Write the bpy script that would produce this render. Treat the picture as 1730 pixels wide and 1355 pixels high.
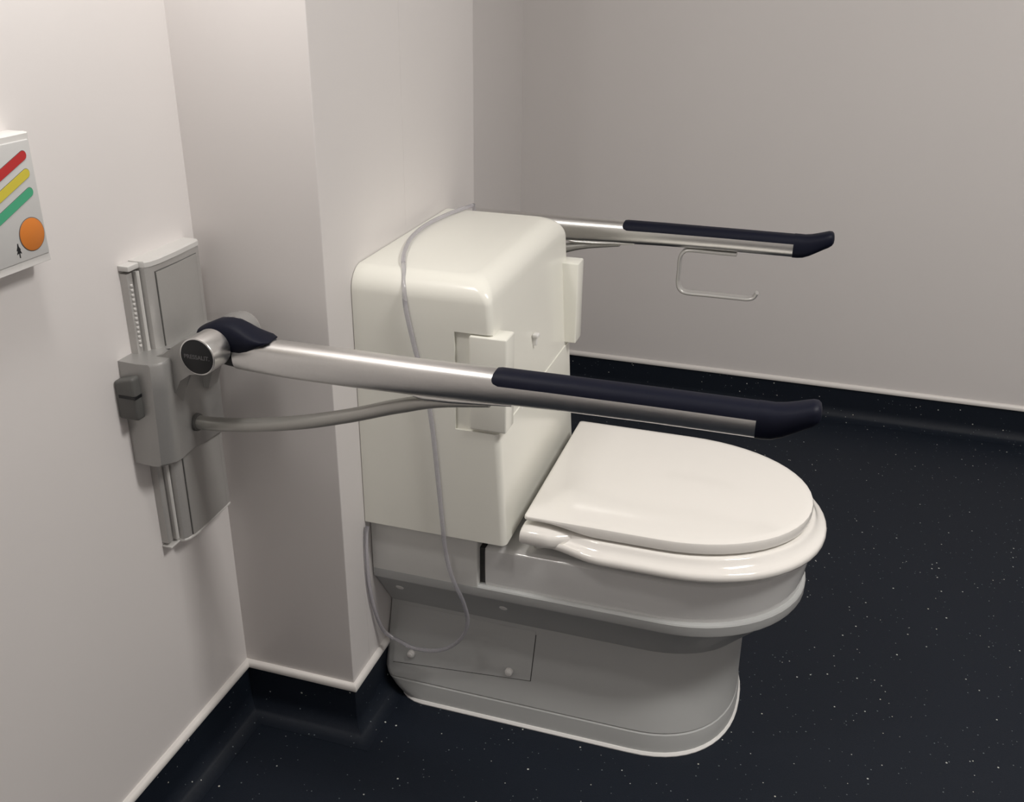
import bpy, bmesh, math, random
from mathutils import Vector, Matrix
random.seed(3)
for o in list(bpy.data.objects): bpy.data.objects.remove(o, do_unlink=True)
scene = bpy.context.scene
C = scene.collection
# ------------------------------------------------------------------ camera
CAM = Vector((0.8216, -1.4208, 1.1971)); YAW, PITCH, ROLL, FPX = 0.3024, -0.4285, 0.0113, 1663.79
fwd = Vector((-math.sin(YAW)*math.cos(PITCH), math.cos(YAW)*math.cos(PITCH), math.sin(PITCH)))
rt = fwd.cross(Vector((0, 0, 1))).normalized(); up = rt.cross(fwd)
r2 = math.cos(ROLL)*rt + math.sin(ROLL)*up; u2 = -math.sin(ROLL)*rt + math.cos(ROLL)*up
cd = bpy.data.cameras.new('camera'); cam = bpy.data.objects.new('camera', cd); C.objects.link(cam)
cam.matrix_world = Matrix(((r2.x, u2.x, -fwd.x, CAM.x), (r2.y, u2.y, -fwd.y, CAM.y), (r2.z, u2.z, -fwd.z, CAM.z), (0, 0, 0, 1)))
cd.sensor_width = 36; cd.lens = FPX/1730*36; cd.clip_start = 0.02
scene.camera = cam
# ------------------------------------------------------------------ world, light, exposure
w = bpy.data.worlds.new('world'); scene.world = w; w.use_nodes = True
w.node_tree.nodes['Background'].inputs[0].default_value = (1, .95, .9, 1)
w.node_tree.nodes['Background'].inputs[1].default_value = 0.02
def area(name, loc, sx, sy, power, col=(1, .93, .84), rot=(0, 0, 0)):
    l = bpy.data.lights.new(name, 'AREA'); l.shape = 'RECTANGLE'; l.size = sx; l.size_y = sy; l.energy = power; l.color = col
    o = bpy.data.objects.new(name, l); C.objects.link(o); o.location = loc; o.rotation_euler = rot; return o
LAMPS = [(1.8, -.47, .6, .28, 22.0)]   # x, y, size x, size y, power
for (lx, ly, sx, sy, pw) in LAMPS: area('lamp_light', (lx, ly, 2.365), sx, sy, pw, (1, .965, .925))
wl = bpy.data.lights.new('lamp_light', 'POINT'); wl.energy = 5.6; wl.shadow_soft_size = .07; wl.color = (1, .96, .92)
wlo = bpy.data.objects.new('lamp_light', wl); C.objects.link(wlo); wlo.location = (.19, -.63, 1.55)
vs = scene.view_settings; vs.view_transform = 'Standard'; vs.look = 'None'; vs.gamma = 1; vs.use_curve_mapping = False
vs.exposure = 0.6
# ------------------------------------------------------------------ materials
def mat(name, col, rough=.5, metal=0.0, coat=0.0, spec=.5, noise=0.0, nscale=60, bump=0.0, bscale=200, trans=0.0, ior=1.45, aniso=0.0):
    m = bpy.data.materials.new(name); m.use_nodes = True; nt = m.node_tree; b = nt.nodes['Principled BSDF']
    b.inputs['Base Color'].default_value = (*col, 1); b.inputs['Roughness'].default_value = rough
    b.inputs['Metallic'].default_value = metal; b.inputs['Specular IOR Level'].default_value = spec
    b.inputs['Coat Weight'].default_value = coat; b.inputs['Coat Roughness'].default_value = .05
    b.inputs['Transmission Weight'].default_value = trans; b.inputs['IOR'].default_value = ior
    tc = nt.nodes.new('ShaderNodeTexCoord')
    if noise:
        n = nt.nodes.new('ShaderNodeTexNoise'); n.inputs['Scale'].default_value = nscale; n.inputs['Detail'].default_value = 4
        nt.links.new(tc.outputs['Object'], n.inputs['Vector'])
        mx = nt.nodes.new('ShaderNodeMix'); mx.data_type = 'RGBA'
        mx.inputs['A'].default_value = (*[c*(1-noise) for c in col], 1); mx.inputs['B'].default_value = (*[min(1, c*(1+noise)) for c in col], 1)
        nt.links.new(n.outputs['Fac'], mx.inputs['Factor']); nt.links.new(mx.outputs['Result'], b.inputs['Base Color'])
    if bump:
        n2 = nt.nodes.new('ShaderNodeTexNoise'); n2.inputs['Scale'].default_value = bscale; n2.inputs['Detail'].default_value = 3
        nt.links.new(tc.outputs['Object'], n2.inputs['Vector'])
        bp = nt.nodes.new('ShaderNodeBump'); bp.inputs['Strength'].default_value = bump; bp.inputs['Distance'].default_value = .001
        nt.links.new(n2.outputs['Fac'], bp.inputs['Height']); nt.links.new(bp.outputs['Normal'], b.inputs['Normal'])
    return m
M = {}
M['wall'] = mat('satin_white_cladding', (.775, .745, .73), .42, noise=.012, nscale=5, bump=.06, bscale=40)
M['ceil'] = mat('ceiling_paint', (.8, .79, .77), .8, noise=.02)
M['trim'] = mat('white_pvc_trim', (.82, .79, .76), .35, noise=.02)
M['seam'] = mat('cladding_joint', (.72, .69, .675), .6, noise=.05)
M['cistern'] = mat('ivory_glossy_plastic', (.89, .885, .81), .2, noise=.008, nscale=4)
M['ceramic'] = mat('white_ceramic', (.80, .80, .79), .12, coat=.3, noise=.008, nscale=5)
M['seat'] = mat('white_duroplast', (.93, .905, .86), .09, coat=.5, noise=.006, nscale=5)
M['shroud'] = mat('white_moulded_plastic', (.74, .74, .715), .3, noise=.015, nscale=8)
M['pedestal'] = mat('shade_darkened_white_plastic', (.48, .49, .485), .4, noise=.015, nscale=8)  # white plastic like the shroud, colour darkened for shade under rail and seat
M['gap'] = mat('dark_gap', (.06, .06, .06), .9, noise=.1)
M['seal'] = mat('white_silicone', (.85, .84, .82), .4, noise=.02)
M['alu'] = mat('brushed_aluminium', (.80, .795, .78), .3, metal=1, noise=.03, nscale=300, bump=.1, bscale=900)
M['alu_grey'] = mat('grey_lacquered_metal', (.40, .395, .385), .4, metal=.5, noise=.04, nscale=400)
M['alu_plate'] = mat('satin_anodised_plate', (.50, .49, .475), .45, metal=.45, noise=.04, nscale=300)
M['alu_panel'] = mat('satin_grey_panel', (.43, .42, .405), .5, metal=.3, noise=.03, nscale=300)
M['cap_grey'] = mat('pale_grey_plastic', (.62, .61, .59), .45, noise=.02)
M['holder'] = mat('satin_steel', (.58, .575, .56), .32, metal=.6, noise=.03, nscale=300)
M['lever'] = mat('dark_grey_plastic', (.11, .11, .105), .5, noise=.05)
M['black'] = mat('black_plastic', (.008, .009, .011), .35, noise=.1)
M['navy'] = mat('navy_soft_rubber', (.006, .0075, .018), .5, spec=.22, noise=.08, nscale=200, bump=.1, bscale=1500)
M['letter'] = mat('silver_lettering', (.16, .16, .165), .4, metal=.5, noise=.03)
M['tube'] = mat('clear_pvc_tube', (.80, .79, .84), .12, trans=.8, ior=1.4, noise=.02)
M['panel'] = mat('light_grey_panel', (.60, .60, .59), .4, noise=.02)
M['panel_rim'] = mat('off_white_housing', (.74, .73, .71), .4, noise=.02)
M['red'] = mat('red_print', (.52, .03, .03), .5, noise=.03)
M['yellow'] = mat('yellow_print', (.66, .56, .06), .5, noise=.03)
M['green'] = mat('green_print', (.07, .40, .22), .5, noise=.03)
M['orange'] = mat('orange_button', (.68, .21, .03), .45, noise=.03)
def floor_mat():
    m = mat('speckled_navy_vinyl', (.008, .012, .020), .6, spec=.35, bump=.2, bscale=500)
    nt = m.node_tree; b = nt.nodes['Principled BSDF']; tc = nt.nodes.new('ShaderNodeTexCoord')
    prev = None
    col = nt.nodes.new('ShaderNodeMix'); col.data_type = 'RGBA'
    n = nt.nodes.new('ShaderNodeTexNoise'); n.inputs['Scale'].default_value = 350; n.inputs['Detail'].default_value = 3
    nt.links.new(tc.outputs['Object'], n.inputs['Vector']); nt.links.new(n.outputs['Fac'], col.inputs['Factor'])
    col.inputs['A'].default_value = (.0034, .0066, .0130, 1); col.inputs['B'].default_value = (.0080, .0130, .0235, 1)
    src = col.outputs['Result']
    for sc, thr, keep, c in ((70, .075, .55, (.55, .56, .52, 1)), (150, .11, .72, (.16, .19, .20, 1)), (45, .045, .35, (.6, .58, .5, 1))):
        v = nt.nodes.new('ShaderNodeTexVoronoi'); v.inputs['Scale'].default_value = sc
        nz = nt.nodes.new('ShaderNodeMapping'); nz.inputs['Scale'].default_value = (1, 1, 1); nz.inputs['Rotation'].default_value = (0, 0, sc)
        nt.links.new(tc.outputs['Object'], nz.inputs['Vector']); nt.links.new(nz.outputs['Vector'], v.inputs['Vector'])
        sp = nt.nodes.new('ShaderNodeSeparateColor'); nt.links.new(v.outputs['Color'], sp.inputs['Color'])
        k = nt.nodes.new('ShaderNodeMath'); k.operation = 'GREATER_THAN'; k.inputs[1].default_value = keep; nt.links.new(sp.outputs[0], k.inputs[0])
        s = nt.nodes.new('ShaderNodeMath'); s.operation = 'MULTIPLY'; s.inputs[1].default_value = thr*1.6; nt.links.new(sp.outputs[1], s.inputs[0])
        d = nt.nodes.new('ShaderNodeMath'); d.operation = 'LESS_THAN'; nt.links.new(v.outputs['Distance'], d.inputs[0]); nt.links.new(s.outputs[0], d.inputs[1])
        a = nt.nodes.new('ShaderNodeMath'); a.operation = 'MULTIPLY'; nt.links.new(k.outputs[0], a.inputs[0]); nt.links.new(d.outputs[0], a.inputs[1])
        mx = nt.nodes.new('ShaderNodeMix'); mx.data_type = 'RGBA'; mx.inputs['B'].default_value = c
        nt.links.new(src, mx.inputs['A']); nt.links.new(a.outputs[0], mx.inputs['Factor']); src = mx.outputs['Result']
    nt.links.new(src, b.inputs['Base Color'])
    return m
M['floor'] = floor_mat()
# ------------------------------------------------------------------ helpers
def obj(name, bm, m, parent=None, smooth=40):
    bmesh.ops.recalc_face_normals(bm, faces=bm.faces[:])
    if parent:
        L = parent['_loc'] if '_loc' in parent else (0, 0, 0)
        bmesh.ops.translate(bm, verts=bm.verts[:], vec=(-L[0], -L[1], -L[2]))
    if smooth:
        for f in bm.faces: f.smooth = True
        for e in bm.edges:
            if len(e.link_faces) == 2 and e.calc_face_angle(0) > math.radians(smooth): e.smooth = False
    me = bpy.data.meshes.new(name); bm.to_mesh(me); bm.free(); me.materials.append(m)
    o = bpy.data.objects.new(name, me); C.objects.link(o)
    if parent:
        o.parent = parent; o['_loc'] = list(parent['_loc'])
    return o
def thing(name, label, cat, loc, group=None):
    o = bpy.data.objects.new(name, None); C.objects.link(o); o.location = loc; o.empty_display_size = .05
    o['label'] = label; o['category'] = cat; o['_loc'] = list(loc)
    if group: o['group'] = group
    return o
def struct(name, bm, m, **k):
    o = obj(name, bm, m, **k); o['kind'] = 'structure'; return o
def box(x0, x1, y0, y1, z0, z1, bevel=0, seg=3, bm=None):
    b = bmesh.new(); bmesh.ops.create_cube(b, size=1)
    for v in b.verts: v.co = Vector((x0 if v.co.x < 0 else x1, y0 if v.co.y < 0 else y1, z0 if v.co.z < 0 else z1))
    if bevel: bmesh.ops.bevel(b, geom=b.edges[:], offset=bevel, segments=seg, profile=.5, affect='EDGES')
    return merge(bm, b)
def merge(bm, b):
    if bm is None: return b
    me = bpy.data.meshes.new('tmp'); b.to_mesh(me); b.free(); bm.from_mesh(me); bpy.data.meshes.remove(me); return bm
def loft(rings, cap0=True, cap1=True, closed=True, bm=None):
    b = bmesh.new(); R = [[b.verts.new(p) for p in r] for r in rings]
    n = len(R[0])
    for i in range(len(R)-1):
        for j in range(n if closed else n-1):
            k = (j+1) % n; b.faces.new((R[i][j], R[i][k], R[i+1][k], R[i+1][j]))
    if cap0: b.faces.new(R[0][::-1])
    if cap1: b.faces.new(R[-1])
    return merge(bm, b)
def smooth_path(pts, n=8):
    P = [Vector(p) for p in pts]; out = []
    for i in range(len(P)-1):
        p0 = P[i-1] if i else 2*P[0]-P[1]; p1, p2 = P[i], P[i+1]; p3 = P[i+2] if i+2 < len(P) else 2*P[-1]-P[-2]
        for k in range(n):
            t = k/n; out.append(.5*((2*p1)+(p2-p0)*t+(2*p0-5*p1+4*p2-p3)*t*t+(3*p1-p0-3*p2+p3)*t**3))
    out.append(P[-1]); return out
def sweep(pts, sec, bm=None, upv=None):
    """sec: list of (a,b) offsets or function(i,t)->list; frame: side, up"""
    rings = []; n = len(pts); U = None
    for i, p in enumerate(pts):
        t = (pts[min(i+1, n-1)]-pts[max(i-1, 0)]).normalized()
        if upv is not None: U = Vector(upv)
        elif U is None: U = Vector((0, 0, 1)) if abs(t.z) < .9 else Vector((0, 1, 0))
        U = (U-t*U.dot(t)).normalized(); S = t.cross(U)
        s = sec(i/(n-1)) if callable(sec) else sec
        rings.append([p+S*a+U*b for a, b in s])
    return loft(rings, bm=bm)
def circ(r, n=16): return [(r*math.cos(2*math.pi*k/n), r*math.sin(2*math.pi*k/n)) for k in range(n)]
def sell(a, b, e=2.0, n=28):
    o = []
    for k in range(n):
        t = 2*math.pi*k/n; c, s = math.cos(t), math.sin(t)
        o.append((a*math.copysign(abs(c)**(2/e), c), b*math.copysign(abs(s)**(2/e), s)))
    return o
def disc(c, axis, r, h, bev=.0008, n=32, bm=None):
    """short cylinder from c along axis (unit) of height h with rounded rim on the far end"""
    ax = Vector(axis).normalized(); U = Vector((0, 0, 1)) if abs(ax.z) < .9 else Vector((1, 0, 0))
    U = (U-ax*U.dot(ax)).normalized(); S = ax.cross(U); c = Vector(c)
    def ring(d, rr): return [c+ax*d+S*rr*math.cos(2*math.pi*k/n)+U*rr*math.sin(2*math.pi*k/n) for k in range(n)]
    return loft([ring(0, r), ring(h-bev, r), ring(h-bev*.3, r-bev*.3), ring(h, r-bev)], bm=bm)
def sst(t): t = max(0, min(1, t)); return t*t*(3-2*t)
def D_ring(x0, x1, hw, z, rb=.01, nose=.2, e=2.0, nn=28, ns=22, nb=6):
    """D shaped outline: straight back at x0 (corner radius rb), straight sides, elliptic nose ending at x1"""
    P = []; xs = x1-nose
    for k in range(nn+1):
        t = -math.pi/2+math.pi*k/nn; c, s = math.cos(t), math.sin(t)
        P.append((xs+nose*abs(c)**(2/e), hw*math.copysign(abs(s)**(2/e), s)))
    for k in range(1, ns): P.append((xs+(x0+rb-xs)*k/ns, hw))
    for k in range(nb+1):
        t = math.pi/2*k/nb; P.append((x0+rb-rb*math.sin(t), hw-rb+rb*math.cos(t)))
    for k in range(nb+1):
        t = math.pi/2*k/nb; P.append((x0+rb-rb*math.cos(t), -(hw-rb)-rb*math.sin(t)))
    for k in range(1, ns): P.append((x0+rb+(xs-x0-rb)*k/ns, -hw))
    return [Vector((x, y, z)) for x, y in P]
# ------------------------------------------------------------------ room
D, Y1, Y2, YF, CH = .199, -.2787, .3203, 1.2765, .1
X1, Y0, ZC = 3.1, -2.5, 2.4
struct('floor', box(-.1, X1+.1, Y0-.1, YF+.1, -.1, 0), M['floor'], smooth=0)
struct('ceiling', box(-.1, X1+.1, Y0-.1, YF+.1, ZC, ZC+.1), M['ceil'], smooth=0)
struct('wall_left', box(-.1, 0, Y0-.1, YF+.1, 0, ZC), M['wall'], smooth=0)
struct('wall_back', box(-.02, D, Y1, Y2, 0, ZC, bevel=.0015), M['wall'])
struct('wall_right', box(0, X1+.1, YF, YF+.1, 0, ZC), M['wall'], smooth=0)
struct('wall_front', box(X1, X1+.1, Y0, YF, 0, ZC), M['wall'], smooth=0)
struct('wall_rear', box(-.1, X1+.1, Y0-.1, Y0, 0, ZC), M['wall'], smooth=0)
# cove skirting (vinyl run up the wall) and white capping trim: profile swept along wall runs with mitred corners
def run(path, prof):
    n = len(path); rings = []
    for i, p in enumerate(path):
        p = Vector((*p, 0)); ds = []
        if i > 0: ds.append((p-Vector((*path[i-1], 0))).normalized())
        if i < n-1: ds.append((Vector((*path[i+1], 0))-p).normalized())
        ns_ = [Vector((d.y, -d.x, 0)) for d in ds]     # room side is to the right of travel
        if len(ns_) == 2:
            m = (ns_[0]+ns_[1]); m = m/m.dot(ns_[0])
        else: m = ns_[0]
        rings.append([p+m*a+Vector((0, 0, b)) for a, b in prof])
    return loft(rings)
R = .034
cove = [(-.001, CH-.008), (.0025, CH-.008)]+[(.0025+R*(1-math.cos(t)), .0005+R*(1-math.sin(t))) for t in [math.pi/2*k/8 for k in range(9)]]+[(.0025+R, -.002), (-.001, -.002)]
capp = [(-.001, CH-.010), (.0065, CH-.010), (.0075, CH-.008), (.0065, CH-.001), (.0025, CH+.003), (-.001, CH+.003)]
runs = [('left', [(0, Y0), (0, Y1), (D, Y1), (D, -.150)]), ('back', [(D, .150), (D, Y2), (0, Y2), (0, YF), (X1, YF)]), ('front', [(X1, YF), (X1, Y0), (0, Y0)])]
for i, (nm, pth) in enumerate(runs):
    struct('baseboard_'+nm, run(pth, cove), M['floor'], smooth=50)
    struct('trim_%d' % (i+1), run(pth, capp), M['trim'], smooth=50)
# joints of the wall cladding
struct('trim_4', box(D-.002, D+.0003, -.2185, -.2172, CH+.003, .36), M['seam'], smooth=0)
struct('trim_5', box(D-.002, D+.0002, -.0030, -.0022, .80, ZC), M['seam'], smooth=0)
# ------------------------------------------------------------------ toilet
T = thing('toilet', 'white floor standing shower toilet with closed D-shaped lid and ivory cistern cover', 'toilet', (D, 0, 0))
ped = [D_ring(.222, .800, .1795, .0005, .055, .16, 2.3), D_ring(.217, .800, .1785, .005, .048, .16, 2.3), D_ring(.210, .7995, .1765, .016, .038, .16, 2.3), D_ring(.205, .7985, .1735, .028, .028, .16, 2.3), D_ring(.2035, .7975, .1722, .0335, .022, .16, 2.3),
       D_ring(.2035, .7960, .1690, .0347, .022, .16, 2.3), D_ring(.2035, .7960, .1690, .0353, .022, .16, 2.3), D_ring(.202, .7970, .1700, .0372, .018, .16, 2.3), D_ring(.2005, .796, .1655, .050, .010, .16, 2.3),
       D_ring(.2, .795, .1275, .150, .003, .155, 2.2), D_ring(.2, .795, .1235, .165, .003, .155, 2.2), D_ring(.2, .797, .1255, .168, .003, .155, 2.2),
       D_ring(.2, .874, .183, .252, .003, .20), D_ring(.2, .880, .1875, .2545, .003, .20), D_ring(.2, .882, .1885, .258, .003, .205), D_ring(.2, .882, .1885, .2715, .003, .205),
       D_ring(.2, .8805, .187, .2738, .003, .205), D_ring(.2, .878, .184, .2745, .003, .205), D_ring(.2, .86, .172, .275, .003, .20)]
obj('pedestal', loft(ped), M['pedestal'], T, smooth=30)
seal = [D_ring(.2195, .8035, .1840, -.0005, .057, .163, 2.3), D_ring(.2195, .8035, .1840, .0015, .057, .163, 2.3), D_ring(.221, .801, .1810, .0045, .056, .161, 2.3)]
obj('sealant_bead', loft(seal), M['seal'], T)
# rear shroud block
b = box(.2002, .3830, -.1884, .1884, .2600, .3665, bevel=.002)
obj('rear_shroud', b, M['shroud'], T)
# access panel with its gap, following the leaning side face
def side_y(z): return -(.1655-.038*(z-.050)/.100)
def side_plate(x0, x1, za0, za1, z1, off, th):
    rings = []
    for (x, zb) in ((x0, za0), (x1, za1)):
        pts = [(zb, 0), (z1, 0)]
        o = [Vector((x, side_y(z)-off, z)) for z, _ in pts]+[Vector((x, side_y(z)-off+th, z)) for z, _ in pts[::-1]]
        rings.append(o)
    return loft(rings)
obj('panel_gap', side_plate(.2155, .4655, .0600, .0775, .158, .0003, .004), M['gap'], T, smooth=0)
ap = obj('access_panel', side_plate(.2155, .4642, .0613, .0788, .158, .0012, .004), M['pedestal'], T, smooth=30)
for x, z in ((.2485, .0815), (.4265, .0870)):
    c = (x, side_y(z)-.001, z)
    s = disc(c, (0, -1, .12), .0068, .0072, .0022, 24)
    disc((x, side_y(z)-.0078, z+.0008), (0, -1, .12), .0036, .0014, .0009, 6, bm=s)
    obj('screw', s, M['seal'], ap)
for x, z in ((.235, .222), (.418, .222)):
    t = (z-.168)/(.252-.168); y = -(.1255+(.183-.1255)*t)
    obj('screw_cover', disc((x, y+.0008, z), (0, -.85, -.53), .0068, .0018, .0008, 20), M['seal'], T)
# ceramic bowl
bowl = [D_ring(.3935, .874, .1800, .2700, .004, .205), D_ring(.3925, .8765, .1815, .2800, .004, .205), D_ring(.3925, .880, .1825, .310, .004, .205), D_ring(.3925, .884, .1835, .336, .005, .205),
        D_ring(.3925, .8835, .1830, .3415, .006, .205), D_ring(.395, .880, .1795, .3452, .006, .205), D_ring(.400, .874, .173, .3466, .006, .20), D_ring(.44, .80, .12, .3466, .006, .16)]
obj('bowl', loft(bowl), M['ceramic'], T, smooth=35)
obj('flush_gap', box(.380, .3960, -.176, .176, .2746, .340), M['gap'], T, smooth=0)
# seat ring: solid ring with slanted outer band and hinge barrel
def seat_mesh():
    prof = [(-.040, .3625), (-.0090, .3603), (-.0035, .3610), (-.0010, .3626), (0, .3650), (.0002, .3665), (.0002, .3690), (-.0002, .3712), (-.0014, .3734), (-.0028, .3748), (-.0042, .3758), (-.0085, .3778), (-.0130, .3808), (-.0160, .3842), (-.0178, .3870), (-.0192, .3888), (-.0206, .3899), (-.0226, .3906), (-.0250, .3909), (-.050, .3910)]
    rings = [D_ring(.4655+max(0, -d-.012)*.0, .9015+d, .2005+d, z, .006, .222+d*.6, 2.05) for d, z in prof]
    b = loft(rings)
    for v in b.verts:
        s = 1-sst((v.co.x-.495)/.085)
        v.co.z += s*.006*(1 if v.co.z < .375 else .2)
        if abs(v.co.y) > .13: v.co.y -= math.copysign(s*.0125, v.co.y)
    return b
def round_bar(y0, y1, x, z, r, er, n=28, m=6):
    rings = []
    for k in range(m+1):
        t = math.pi/2*k/m; rings.append((y0+er*(1-math.sin(t)) if False else y0+er-er*math.cos(t), r-er+er*math.sin(t)))
    rings += [(y1-(yy-y0), rr) for yy, rr in rings[::-1]]
    return loft([[Vector((x+rr*math.cos(2*math.pi*k/n), yy, z+rr*math.sin(2*math.pi*k/n))) for k in range(n)] for yy, rr in rings])
seat = obj('seat', seat_mesh(), M['seat'], T, smooth=50)
# tapered hinge barrels blending forward into the ring
def hinge(s):
    rings = []
    for k in range(13):
        t = k/12; x = .4530+(t*.095 if k != 1 else .0025)
        e = (.80, .96)[k] if k < 2 else 1
        h = (.0155*(1-.35*sst((t-.3)/.7)))*max(.15, e); z = .3820-.002*sst(t)
        yo = .1950-.026*sst((t-.45)/.55); yi = .150
        yc, hy = (yo+yi)/2, (yo-yi)/2-.003*(1-e)
        rings.append([Vector((x, s*(yc+a), z+b)) for a, b in sell(hy, h, 2.8, 28)])
    return loft(rings)
for s in (-1, 1):
    hb_ = obj('hinge_barrel', hinge(s), M['seat'], seat, smooth=50)
    obj('hinge_post', disc((.474, s*.152, .344), (0, 0, 1), .010, .030, .001, 24), M['alu'], hb_)
def lid_mesh():
    prof = [(-.020, .3955), (-.003, .3940), (-.0003, .3955), (0, .399), (0, .4085), (-.0012, .4118), (-.0045, .4135), (-.012, .4140), (-.03, .4142), (-.08, .4145), (-.13, .4146)]
    rings = [D_ring(.4545-min(d, 0)*.5, .8765+d, .1785+d, z, .006 if d > -.02 else .004, .215+d*.6, 2.05) for d, z in prof]
    b = loft(rings)
    for v in b.verts:
        s = 1-sst((v.co.x-.485)/.085)
        if v.co.z < .4005: v.co.z += s*.0115
    return b
obj('lid', lid_mesh(), M['seat'], T, smooth=35)
# cistern cover
ZT, ZB = .786, .368
def cist_ring(z, ins, rv, n=10):
    xf = .4335+(.4085-.4335)*(z-ZB)/(ZT-ZB)-ins+(.0016 if z < .5587 else 0); hw = .2055-ins*1.0; x0 = D+.001; P = []
    P.append((x0, -hw)); 
    for k in range(1, 8): P.append((x0+(xf-rv-x0)*k/8, -hw))
    for k in range(n+1):
        t = math.pi/2*k/n; P.append((xf-rv+rv*math.sin(t), -hw+rv-rv*math.cos(t)))
    for k in range(1, 10): P.append((xf, (-hw+rv)+(2*hw-2*rv)*k/10))
    for k in range(n+1):
        t = math.pi/2*k/n; P.append((xf-rv+rv*math.cos(t), hw-rv+rv*math.sin(t)))
    for k in range(1, 8): P.append((xf-rv+(x0-xf+rv)*k/8, hw))
    P.append((x0, hw))
    return [Vector((x, y, z)) for x, y in P]
RT = .034
rings = [cist_ring(ZB, .0015, .009), cist_ring(ZB+.0015, 0, .010)]
rings += [cist_ring(z, 0, .010) for z in (.45, .5585, .5590)]
rings += [cist_ring(z, 0.0, .010) for z in (.65, .70)]
for k in range(0, 11):
    t = math.pi/2*k/10; z = ZT-RT+RT*math.sin(t); ins = RT*(1-math.cos(t)); rings.append(cist_ring(z, ins, .010+.012*math.sin(t)))
cb = loft(rings)
cov = obj('cistern_cover', cb, M['cistern'], T, smooth=35)
def cut(o, bmc):
    me = bpy.data.meshes.new('cut'); bmc.to_mesh(me); bmc.free(); co = bpy.data.objects.new('cut', me); C.objects.link(co)
    md = o.modifiers.new('b', 'BOOLEAN'); md.object = co; md.operation = 'DIFFERENCE'; md.solver = 'EXACT'
    bpy.context.view_layer.update(); dg = bpy.context.evaluated_depsgraph_get()
    nm = bpy.data.meshes.new_from_object(o.evaluated_get(dg)); o.modifiers.clear(); o.data = nm
    bpy.data.objects.remove(co, do_unlink=True)
def loc_box(*a, **k):
    b_ = box(*a, **k); bmesh.ops.translate(b_, verts=b_.verts[:], vec=(0, 0, 0)); return b_
cov.matrix_basis = cov.matrix_basis
cut(cov, box(.356, .47, -.22, -.2005, .5575, .7100))
cut(cov, box(.356, .47, .2005, .22, .5600, .7125))
for s in (-1, 1):
    y0, y1 = (-.2085, -.170) if s < 0 else (.170, .2085)
    bb = box(.379, .4345, y0, y1, .5625, .7075, bevel=.0025) if s < 0 else box(.379, .4420, y0, y1, .5650, .7110, bevel=.0025)
    tb = obj('corner_bracket', bb, M['cistern'], cov)
for y, z in ((-.018, .640), (-.093, .560)):
    h = box(.412, .4245, y-.003, y+.003, z-.011, z+.006, bevel=.0015)
    box(.418, .4275, y-.007, y+.006, z+.003, z+.009, bevel=.002, bm=h)
    obj('hook', h, M['seal'], cov)
# ------------------------------------------------------------------ clear tube
tp = [(.235, .225, .755), (.238, .209, .785), (.240, .188, .7905), (.225, .13, .7905), (.216, .05, .7905), (.222, -.03, .7905), (.240, -.10, .7905), (.258, -.150, .7905), (.272, -.181, .7845), (.281, -.203, .764), (.286, -.210, .735),
      (.297, -.2095, .68), (.312, -.2095, .62), (.321, -.2095, .555), (.328, -.2095, .47), (.334, -.2095, .39), (.337, -.208, .345), (.346, -.205, .295), (.362, -.198, .245), (.366, -.190, .20), (.350, -.186, .158), (.315, -.184, .127), (.270, -.184, .1185),
      (.238, -.182, .126), (.214, -.186, .142), (.206, -.198, .185), (.2035, -.211, .245), (.2035, -.2145, .30), (.2035, -.212, .345), (.2045, -.209, .362)]
tb = obj('plastic_tube', sweep(smooth_path(tp, 8), circ(.0034, 12)), M['tube'], smooth=60)
tb['label'] = 'clear thin plastic tube draped over the cistern and looping beside the pedestal'; tb['category'] = 'tube'
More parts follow.
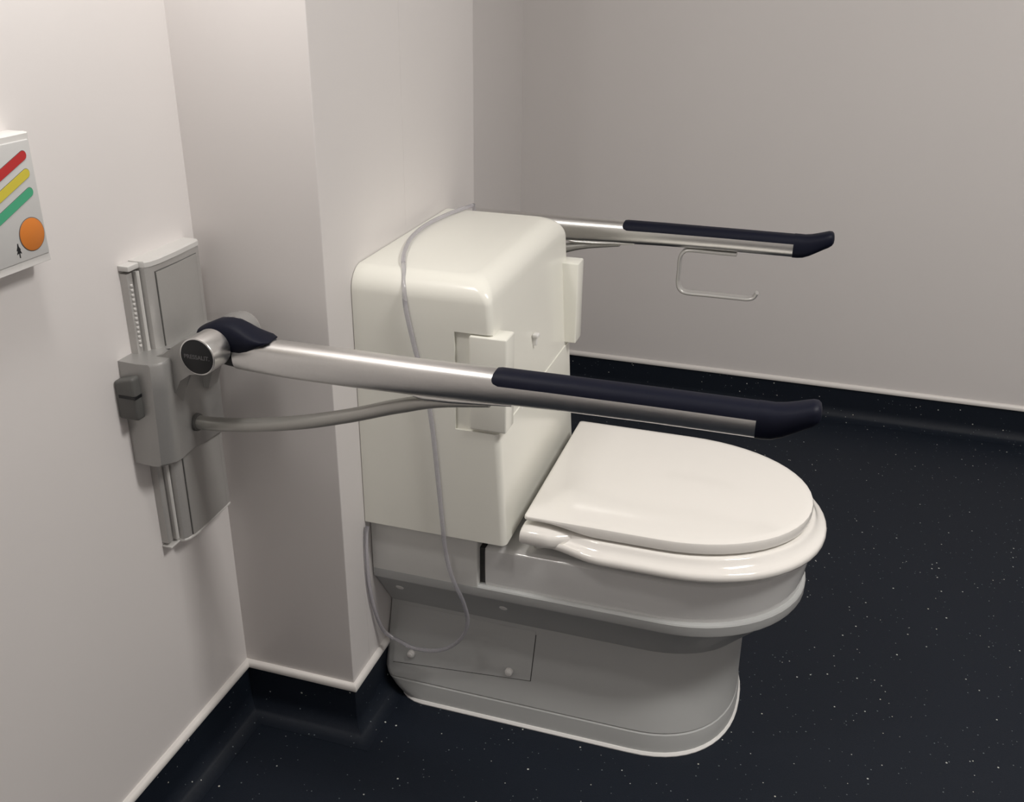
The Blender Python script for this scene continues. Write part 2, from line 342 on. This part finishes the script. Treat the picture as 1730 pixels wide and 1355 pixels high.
# ------------------------------------------------------------------ support rails
def make_rail(yc, s, label):
    """s=+1: near rail (bracket extends towards -y); mirrored for the other"""
    t = thing('support_rail', label, 'grab rail', (0, yc, .42), 'folding support rails either side of the toilet')
    def Y(v): return yc+(v+.382)*s
    def fy(b):
        for v in b.verts: v.co.y = Y(v.co.y)
        return b
    def O(name, b, m, par=t, **k): return obj(name, fy(b), m, par, **k)
    # wall plate
    def vprism(poly, z0, z1): return loft([[Vector((x, y, z)) for x, y in poly] for z in (z0, z1)])
    face = [(0, -.303), (.0225, -.303), (.0240, -.305), (.0252, -.330)]+[(.026-.0012*(k/6)**2-.0, -.345-.062*k/6) for k in range(7)]+[(.0235, -.4125), (.0205, -.4175), (.0165, -.4190), (0, -.419)]
    wp = O('wall_plate', vprism(face, .428, .830), M['alu_plate'], smooth=30)
    O('plate_ridge', fyless(vprism([(0, -.4265), (.0150, -.4265), (.0165, -.4250), (.0165, -.4225), (.0150, -.4210), (0, -.4210)], .432, .826)), M['cap_grey'], wp)
    O('rack_strip', fyless(vprism([(0, -.4400), (.0105, -.4400), (.0115, -.4385), (.0115, -.4310), (.0105, -.4295), (0, -.4295)], .432, .826)), M['alu_plate'], wp)
    teeth = None
    for k in range(14): teeth = box(.0105, .0135, -.4375, -.4335, .728+k*.0062, .7315+k*.0062, bevel=.0006, seg=1, bm=teeth)
    O('rack_teeth', teeth, M['cap_grey'], wp)
    O('panel_gap', vprism([(.010, -.4040), (.0262, -.4040), (.0270, -.395), (.0268, -.36), (.0249, -.3130), (.0239, -.3124), (.010, -.3124)], .4290, .8212), M['lever'], wp)
    O('plate_panel', vprism([(.010, -.4030), (.0268, -.4030), (.0278, -.4000), (.0274, -.36), (.0257, -.3142), (.0247, -.3134), (.010, -.3134)], .4290, .8202), M['alu_panel'], wp)
    for z0, z1 in ((.8295, .8375), (.4245, .4285)):
        O('end_cap', loft([[Vector((x*k_, y*1.0, z)) for x, y in [(0, -.3022), (.0225, -.3022), (.0245, -.3045), (.0258, -.330), (.0275, -.36), (.0278, -.395), (.0255, -.4100), (.0215, -.4170), (.0165, -.4195), (0, -.4195)]] for z, k_ in ((z0, 1), (z1-.002, 1), (z1, .92))]), M['cap_grey'], wp, smooth=30)
        O('strip_cap', box(0, .0155, -.4410, -.4200, z0, z1-.001, bevel=.001), M['cap_grey'], wp)
    # sliding carriage: body profile in plan, wider spine near the hinge side
    def cring(z, xs, xr):
        return [Vector(p) for p in ((0.0, -.468, z), (.030, -.470, z), (.042+xs, -.468, z), (.050+xs, -.460, z), (.054+xs, -.450, z), (.053+xs, -.438, z), (.046+xs, -.415, z), (.040+xs*.6, -.39, z), (.036+xr, -.345, z), (.033+xr, -.315, z), (.029+xr, -.3015, z), (.020, -.2985, z), (0, -.2985, z))]
    car = loft([cring(.574, -.003, -.002), cring(.577, .000, 0), cring(.62, .002, .001), cring(.68, .004, .002), cring(.716, .005, .002), cring(.7195, .003, .0)])
    for v in car.verts:
        if v.co.z < .60: v.co.z -= (v.co.y+.46)*.15*(1 if v.co.y > -.46 else 0)
    cr = O('carriage', car, M['alu_grey'], smooth=32)
    # hinge arm rising from the carriage to the barrel
    def arm(y):
        p = [(.020, .640), (.046, .640), (.056, .668), (.066, .690), (.082, .701), (.100, .7035)]
        p += [(.100+.0245*math.sin(a), .728-.0245*math.cos(a)) for a in [math.pi*k/8 for k in range(1, 9)]]
        p += [(.080, .7475), (.062, .735), (.048, .722), (.020, .716)]
        return [Vector((x, y, z)) for x, z in p]
    a = loft([arm(-.4385), arm(-.4120)])
    bmesh.ops.bevel(a, geom=[e for e in a.edges if abs(e.verts[0].co.y-e.verts[1].co.y) < 1e-6], offset=.0015, segments=2, affect='EDGES')
    O('hinge_arm', a, M['alu_grey'], cr, smooth=35)
    a = loft([arm(-.3520), arm(-.3300)])
    O('hinge_arm', a, M['alu_grey'], cr, smooth=35)
    lv = box(.0, .030, -.4830, -.4640, .645, .698, bevel=.004)
    for v in lv.verts:
        if v.co.x > .015: v.co.z += (.006 if v.co.z > .67 else 0)
    l = O('release_lever', lv, M['lever'], cr)
    O('lever_slot', box(.006, .0306, -.4836, -.470, .6755, .6795), M['black'], l)
    hc = (.100, .728)
    def cyl(y0, y1, r, m=M['alu'], name='hinge_barrel', par=t, bev=.0015):
        def ring(y, rr): return [Vector((hc[0]+rr*math.cos(2*math.pi*k/40), y, hc[1]+rr*math.sin(2*math.pi*k/40))) for k in range(40)]
        return O(name, loft([ring(y0, r-bev), ring(y0+bev*.3, r-bev*.3), ring(y0+bev, r), ring(y1-bev, r), ring(y1, r-bev)]), m, par, smooth=35)
    hb = cyl(-.4420, -.4040, .0252)
    dk = cyl(-.4428, -.4405, .0232, M['black'], 'cap_disc', hb, .0006)
    cyl(-.3600, -.3270, .0238)
    cyl(-.4050, -.3590, .0225, M['black'], 'hinge_joint', t)
    O('joint_body', loft([[Vector((x, -.382+a, zc+b)) for a, b in sell(.0190, h, 2.6, 32)] for x, zc, h in ((.095, .7185, .0190), (.112, .7160, .0195), (.126, .7150, .0195))]), M['black'])
    if s > 0:
        cu = bpy.data.curves.new('lettering', 'FONT'); cu.body = 'PRESSALIT.'; cu.size = .0078; cu.align_x = 'CENTER'; cu.align_y = 'CENTER'; cu.extrude = .0001; cu.offset = .00012
        to = bpy.data.objects.new('lettering', cu); C.objects.link(to); bpy.context.view_layer.update()
        me = bpy.data.meshes.new_from_object(to.evaluated_get(bpy.context.evaluated_depsgraph_get())); bpy.data.objects.remove(to, do_unlink=True)
        b = bmesh.new(); b.from_mesh(me)
        for v in b.verts:
            x, y, z = v.co; a_ = math.radians(0)
            v.co = Vector((hc[0]+x, -.4430-z, hc[1]-.0005+y))
        obj('lettering', b, M['letter'], dk, smooth=0)
    # rail tube: centre and half height vary along x
    st = [(.1225, .7150, .0215), (.135, .7150, .0225), (.20, .7140, .0240), (.29, .7140, .0240), (.37, .7150, .0230), (.45, .7170, .0218), (.55, .7190, .0205), (.67, .7200, .0198), (.787, .7200, .0198)]
    def interp(x):
        for (a0, b0, c0), (a1, b1, c1) in zip(st, st[1:]):
            if x <= a1: k = sst((x-a0)/(a1-a0)) if x < .1 else (x-a0)/(a1-a0); return b0+(b1-b0)*k, c0+(c1-c0)*k
        return st[-1][1:]
    xs = [.1225+(.787-.1225)*k/40 for k in range(41)]
    rings = []
    for x in xs:
        zc, r = interp(x); rings.append([Vector((x, -.382+a, zc+b)) for a, b in sell(.0195, r, 2.5, 36)])
    tube = O('rail_tube', loft(rings), M['alu'], smooth=50)
    # soft arm pad over the top half, running into the upturned end cap
    rings = []; N = 60; J = 24; lo = .27
    for k in range(N+1):
        u = k/N; outer = []; inner = []
        for j in range(J+1):
            th = lo+(math.pi-2*lo)*j/J; c, s_ = math.cos(th), math.sin(th)
            h = min(1, max(0, (s_-math.sin(lo))/(1-math.sin(lo))))
            x0_ = .4765+.0085*(1-math.sqrt(max(0, 1-((1-2*h) if h < .5 else (2*h-1)*.55)**2)))
            x = x0_+(.7870-x0_)*u; zc, r = interp(x)
            f = .35 if k == 0 else 1
            a = (.0195+.0009*f)*math.copysign(abs(c)**.8, c); bb_ = (r+.0012*f)*abs(s_)**.8
            outer.append(Vector((x, -.382+a, zc+bb_))); inner.append(Vector((x, -.382+a*.93, zc+bb_*.90)))
        rings.append(outer+inner[::-1])
    pad = O('arm_pad', loft(rings), M['navy'], t, smooth=50)
    # end cap, sweeping upwards
    est = [(.7868, .7205, .0212, .0200), (.795, .7205, .0212, .0200), (.805, .7210, .0205, .0200), (.816, .7240, .0190, .0200), (.828, .7290, .0170, .0198), (.838, .7335, .0155, .0193), (.846, .7370, .0140, .0180), (.851, .7390, .0120, .0158), (.854, .7400, .0085, .0120), (.855, .7402, .003, .006)]
    O('end_cap', loft([[Vector((x+(.0 if x < .84 else -(b/.02)*.002), -.382+a, zc+b)) for a, b in sell(hwd, hh, 2.5, 36)] for x, zc, hh, hwd in est]), M['navy'], pad, smooth=60)
    # shaped cover over the hinge
    cst = [(.0685, .7385, .0030, .012), (.073, .7410, .0065, .017), (.085, .7415, .0115, .0195), (.098, .7390, .0200, .0205), (.112, .7375, .0230, .0210), (.124, .7360, .0235, .0212), (.134, .7345, .0210, .0212), (.145, .7345, .0150, .0212), (.155, .7360, .0095, .0208), (.165, .7375, .0050, .019), (.174, .7385, .0015, .012)]
    O('hinge_cover', loft([[Vector((x, -.382+a, zc+b)) for a, b in sell(hwd, hh, 2.6, 36)] for x, zc, hh, hwd in cst]), M['navy'], smooth=60)
    # curved brace below
    bp_ = smooth_path([(.040, -.382, .6010), (.075, -.382, .6025), (.14, -.382, .612), (.21, -.382, .627), (.28, -.382, .6475), (.345, -.382, .670), (.40, -.382, .6845), (.47, -.382, .6935)], 8)
    O('brace', sweep(bp_, lambda u: sell(.0100, .0092 if u < .75 else .0092-.005*(u-.75)/.25, 2.3, 24), upv=(0, 0, 1)), M['cap_grey'] if False else M['alu_grey2'], smooth=60)
    O('brace_collar', disc((.036, -.382, .6005), (1, 0, .04), .0125, .010, .002, 28), M['lever'], t)
    wd = loft([[Vector((x, -.382+a, z+b)) for a, b in sell(.012, h, 3, 20)] for x, z, h in ((.372, .694, .003), (.385, .692, .0045), (.42, .693, .0045), (.50, .6985, .002))])
    O('brace_saddle', wd, M['alu'], smooth=40)
    return t
def fyless(b): return b
M['alu_grey2'] = mat('satin_silver_lacquer', (.47, .465, .44), .38, metal=.55, noise=.03, nscale=400)
make_rail(-.382, 1, 'silver folding support rail with navy arm pad, nearer one, hinged on the left wall')
make_rail(.382, -1, 'silver support rail with navy arm pad behind the cistern, paper holder hanging under it')
# ------------------------------------------------------------------ toilet roll holder under the far rail
def band(pts, wy, th):
    P = smooth_path(pts, 6); return sweep(P, sell(wy/2, th/2, 4, 16), upv=None) if False else sweep_band(P, wy, th)
def sweep_band(P, wy, th):
    rings = []; n = len(P)
    for i, p in enumerate(P):
        t = (P[min(i+1, n-1)]-P[max(i-1, 0)]).normalized(); S = Vector((0, 1, 0)); U = t.cross(S).normalized()
        rings.append([p+S*a+U*b for a, b in sell(wy/2, th/2, 3, 16)])
    return loft(rings)
yh = .382; z0, z1, xa, xb = .6955, .6125, .5860, .735; r = .018
hp = [(.689, yh, z0), (.65, yh, z0), (xa+r, yh, z0), (xa+r*.3, yh, z0-r*.3), (xa, yh, z0-r), (xa, yh, z0-.04), (xa, yh, z1+r), (xa+r*.3, yh, z1+r*.3), (xa+r, yh, z1), (.64, yh, z1), (.70, yh, z1), (.715, yh, z1), (.727, yh, z1+.0035), (.733, yh, z1+.013)]
hl = obj('toilet_roll_holder', sweep_band(smooth_path(hp, 6), .021, .0075), M['holder'], smooth=60)
hl['label'] = 'empty bent metal toilet roll holder hanging under the far support rail'; hl['category'] = 'toilet roll holder'
# ------------------------------------------------------------------ alarm panel on the left wall
A = thing('alarm_panel', 'grey wall alarm panel with red, yellow, green stripes and orange button', 'alarm panel', (0, -.665, .885))
hs = box(0, .024, -.757, -.5735, .8840, 1.0220, bevel=.003)
hs2 = loft([[Vector((x, y, z)) for y, z in ((-.757+i, .884+i*.4), (-.5735-i, .884+i*.4), (-.5735-i, 1.022-i*.3), (-.757+i, 1.022-i*.3))] for x, i in ((.020, .0005), (.027, .002), (.0285, .004))])
hs = merge(hs, hs2)
obj('housing', hs, M['panel_rim'], A)
pl = obj('front_panel', box(.024, .0298, -.752, -.5785, .8935, 1.0150, bevel=.0012), M['panel'], A)
def capsule(y0, z0, y1, z1, wdt, x, th, n=10):
    a = math.atan2(z1-z0, y1-y0); P = []
    for k in range(n+1):
        t = a+math.pi/2+math.pi*k/n; P.append((y0+wdt*math.cos(t), z0+wdt*math.sin(t)))
    for k in range(n+1):
        t = a-math.pi/2+math.pi*k/n; P.append((y1+wdt*math.cos(t), z1+wdt*math.sin(t)))
    return loft([[Vector((x+d, y, z)) for y, z in P] for d in (0, th)])
for nm, z, m in (('red_stripe', 1.0000, 'red'), ('yellow_stripe', .9815, 'yellow'), ('green_stripe', .9620, 'green')):
    o = obj(nm, capsule(-.700, z-.111*.40, -.5905, z, .0046, .0296, .0008), M[m], pl, smooth=0)
    obj('stripe_outline', capsule(-.700, z-.111*.40, -.5905, z, .0051, .0296, .0004), M['lever'], o, smooth=0)
bt = obj('button', disc((.029, -.5985, .9190), (1, 0, 0), .0172, .0016, .0004, 40), M['orange'], pl)
obj('button_rim', disc((.029, -.5985, .9190), (1, 0, 0), .0180, .0012, .0003, 40), M['lever'], bt)
def poly(P, x, th): return loft([[Vector((x+d, y, z)) for y, z in P] for d in (0, th)])
ay, az = -.6205, .9065
arrow = [(-.0005, -.0085), (.0012, -.0085), (.0012, -.0030), (.0042, -.0040), (.0024, .0005), (.0034, .0010), (.0010, .0050), (.0008, .0085), (-.0006, .0085), (-.0016, .0045), (-.0036, .0005), (-.0020, .0000), (-.0040, -.0040), (-.0005, -.0030)]
obj('arrow_mark', poly([(ay+a*.85, az+b_*.9) for a, b_ in arrow], .0296, .0004), M['black'], pl, smooth=0)
# ------------------------------------------------------------------ ceiling lamps (above the frame)
lamp_mat = bpy.data.materials.new('lamp_diffuser'); lamp_mat.use_nodes = True
bb = lamp_mat.node_tree.nodes['Principled BSDF']; bb.inputs['Base Color'].default_value = (.9, .9, .88, 1)
bb.inputs['Emission Color'].default_value = (1, .93, .84, 1); bb.inputs['Emission Strength'].default_value = 1.0
for o in [o for o in bpy.data.objects if o.type == 'LIGHT' and o.data.type == 'AREA']:
    x, y = o.location.x, o.location.y
    f = thing('ceiling_light', 'white rectangular ceiling lamp above the toilet' , 'lamp', (x, y, ZC))
    obj('housing', box(x-.30, x+.30, y-.16, y+.16, 2.376, ZC-.0005, bevel=.004), M['trim'], f)
    obj('diffuser', box(x-.275, x+.275, y-.14, y+.14, 2.370, 2.3765), lamp_mat, f)
wlt = thing('wall_lamp', 'small round glowing lamp on the left wall above the alarm panel', 'lamp', (0, -.63, 1.55))
obj('back_plate', disc((.0005, -.63, 1.55), (1, 0, 0), .055, .014, .003, 40), M['trim'], wlt)
obj('arm', sweep([Vector((.012, -.63, 1.55)), Vector((.06, -.63, 1.55)), Vector((.11, -.63, 1.55))], circ(.010, 20)), M['alu'], wlt)
obj('lamp_holder', disc((.105, -.63, 1.55), (1, 0, 0), .030, .012, .003, 32), M['trim'], wlt)
for o in bpy.data.objects:
    if '_loc' in o: del o['_loc']
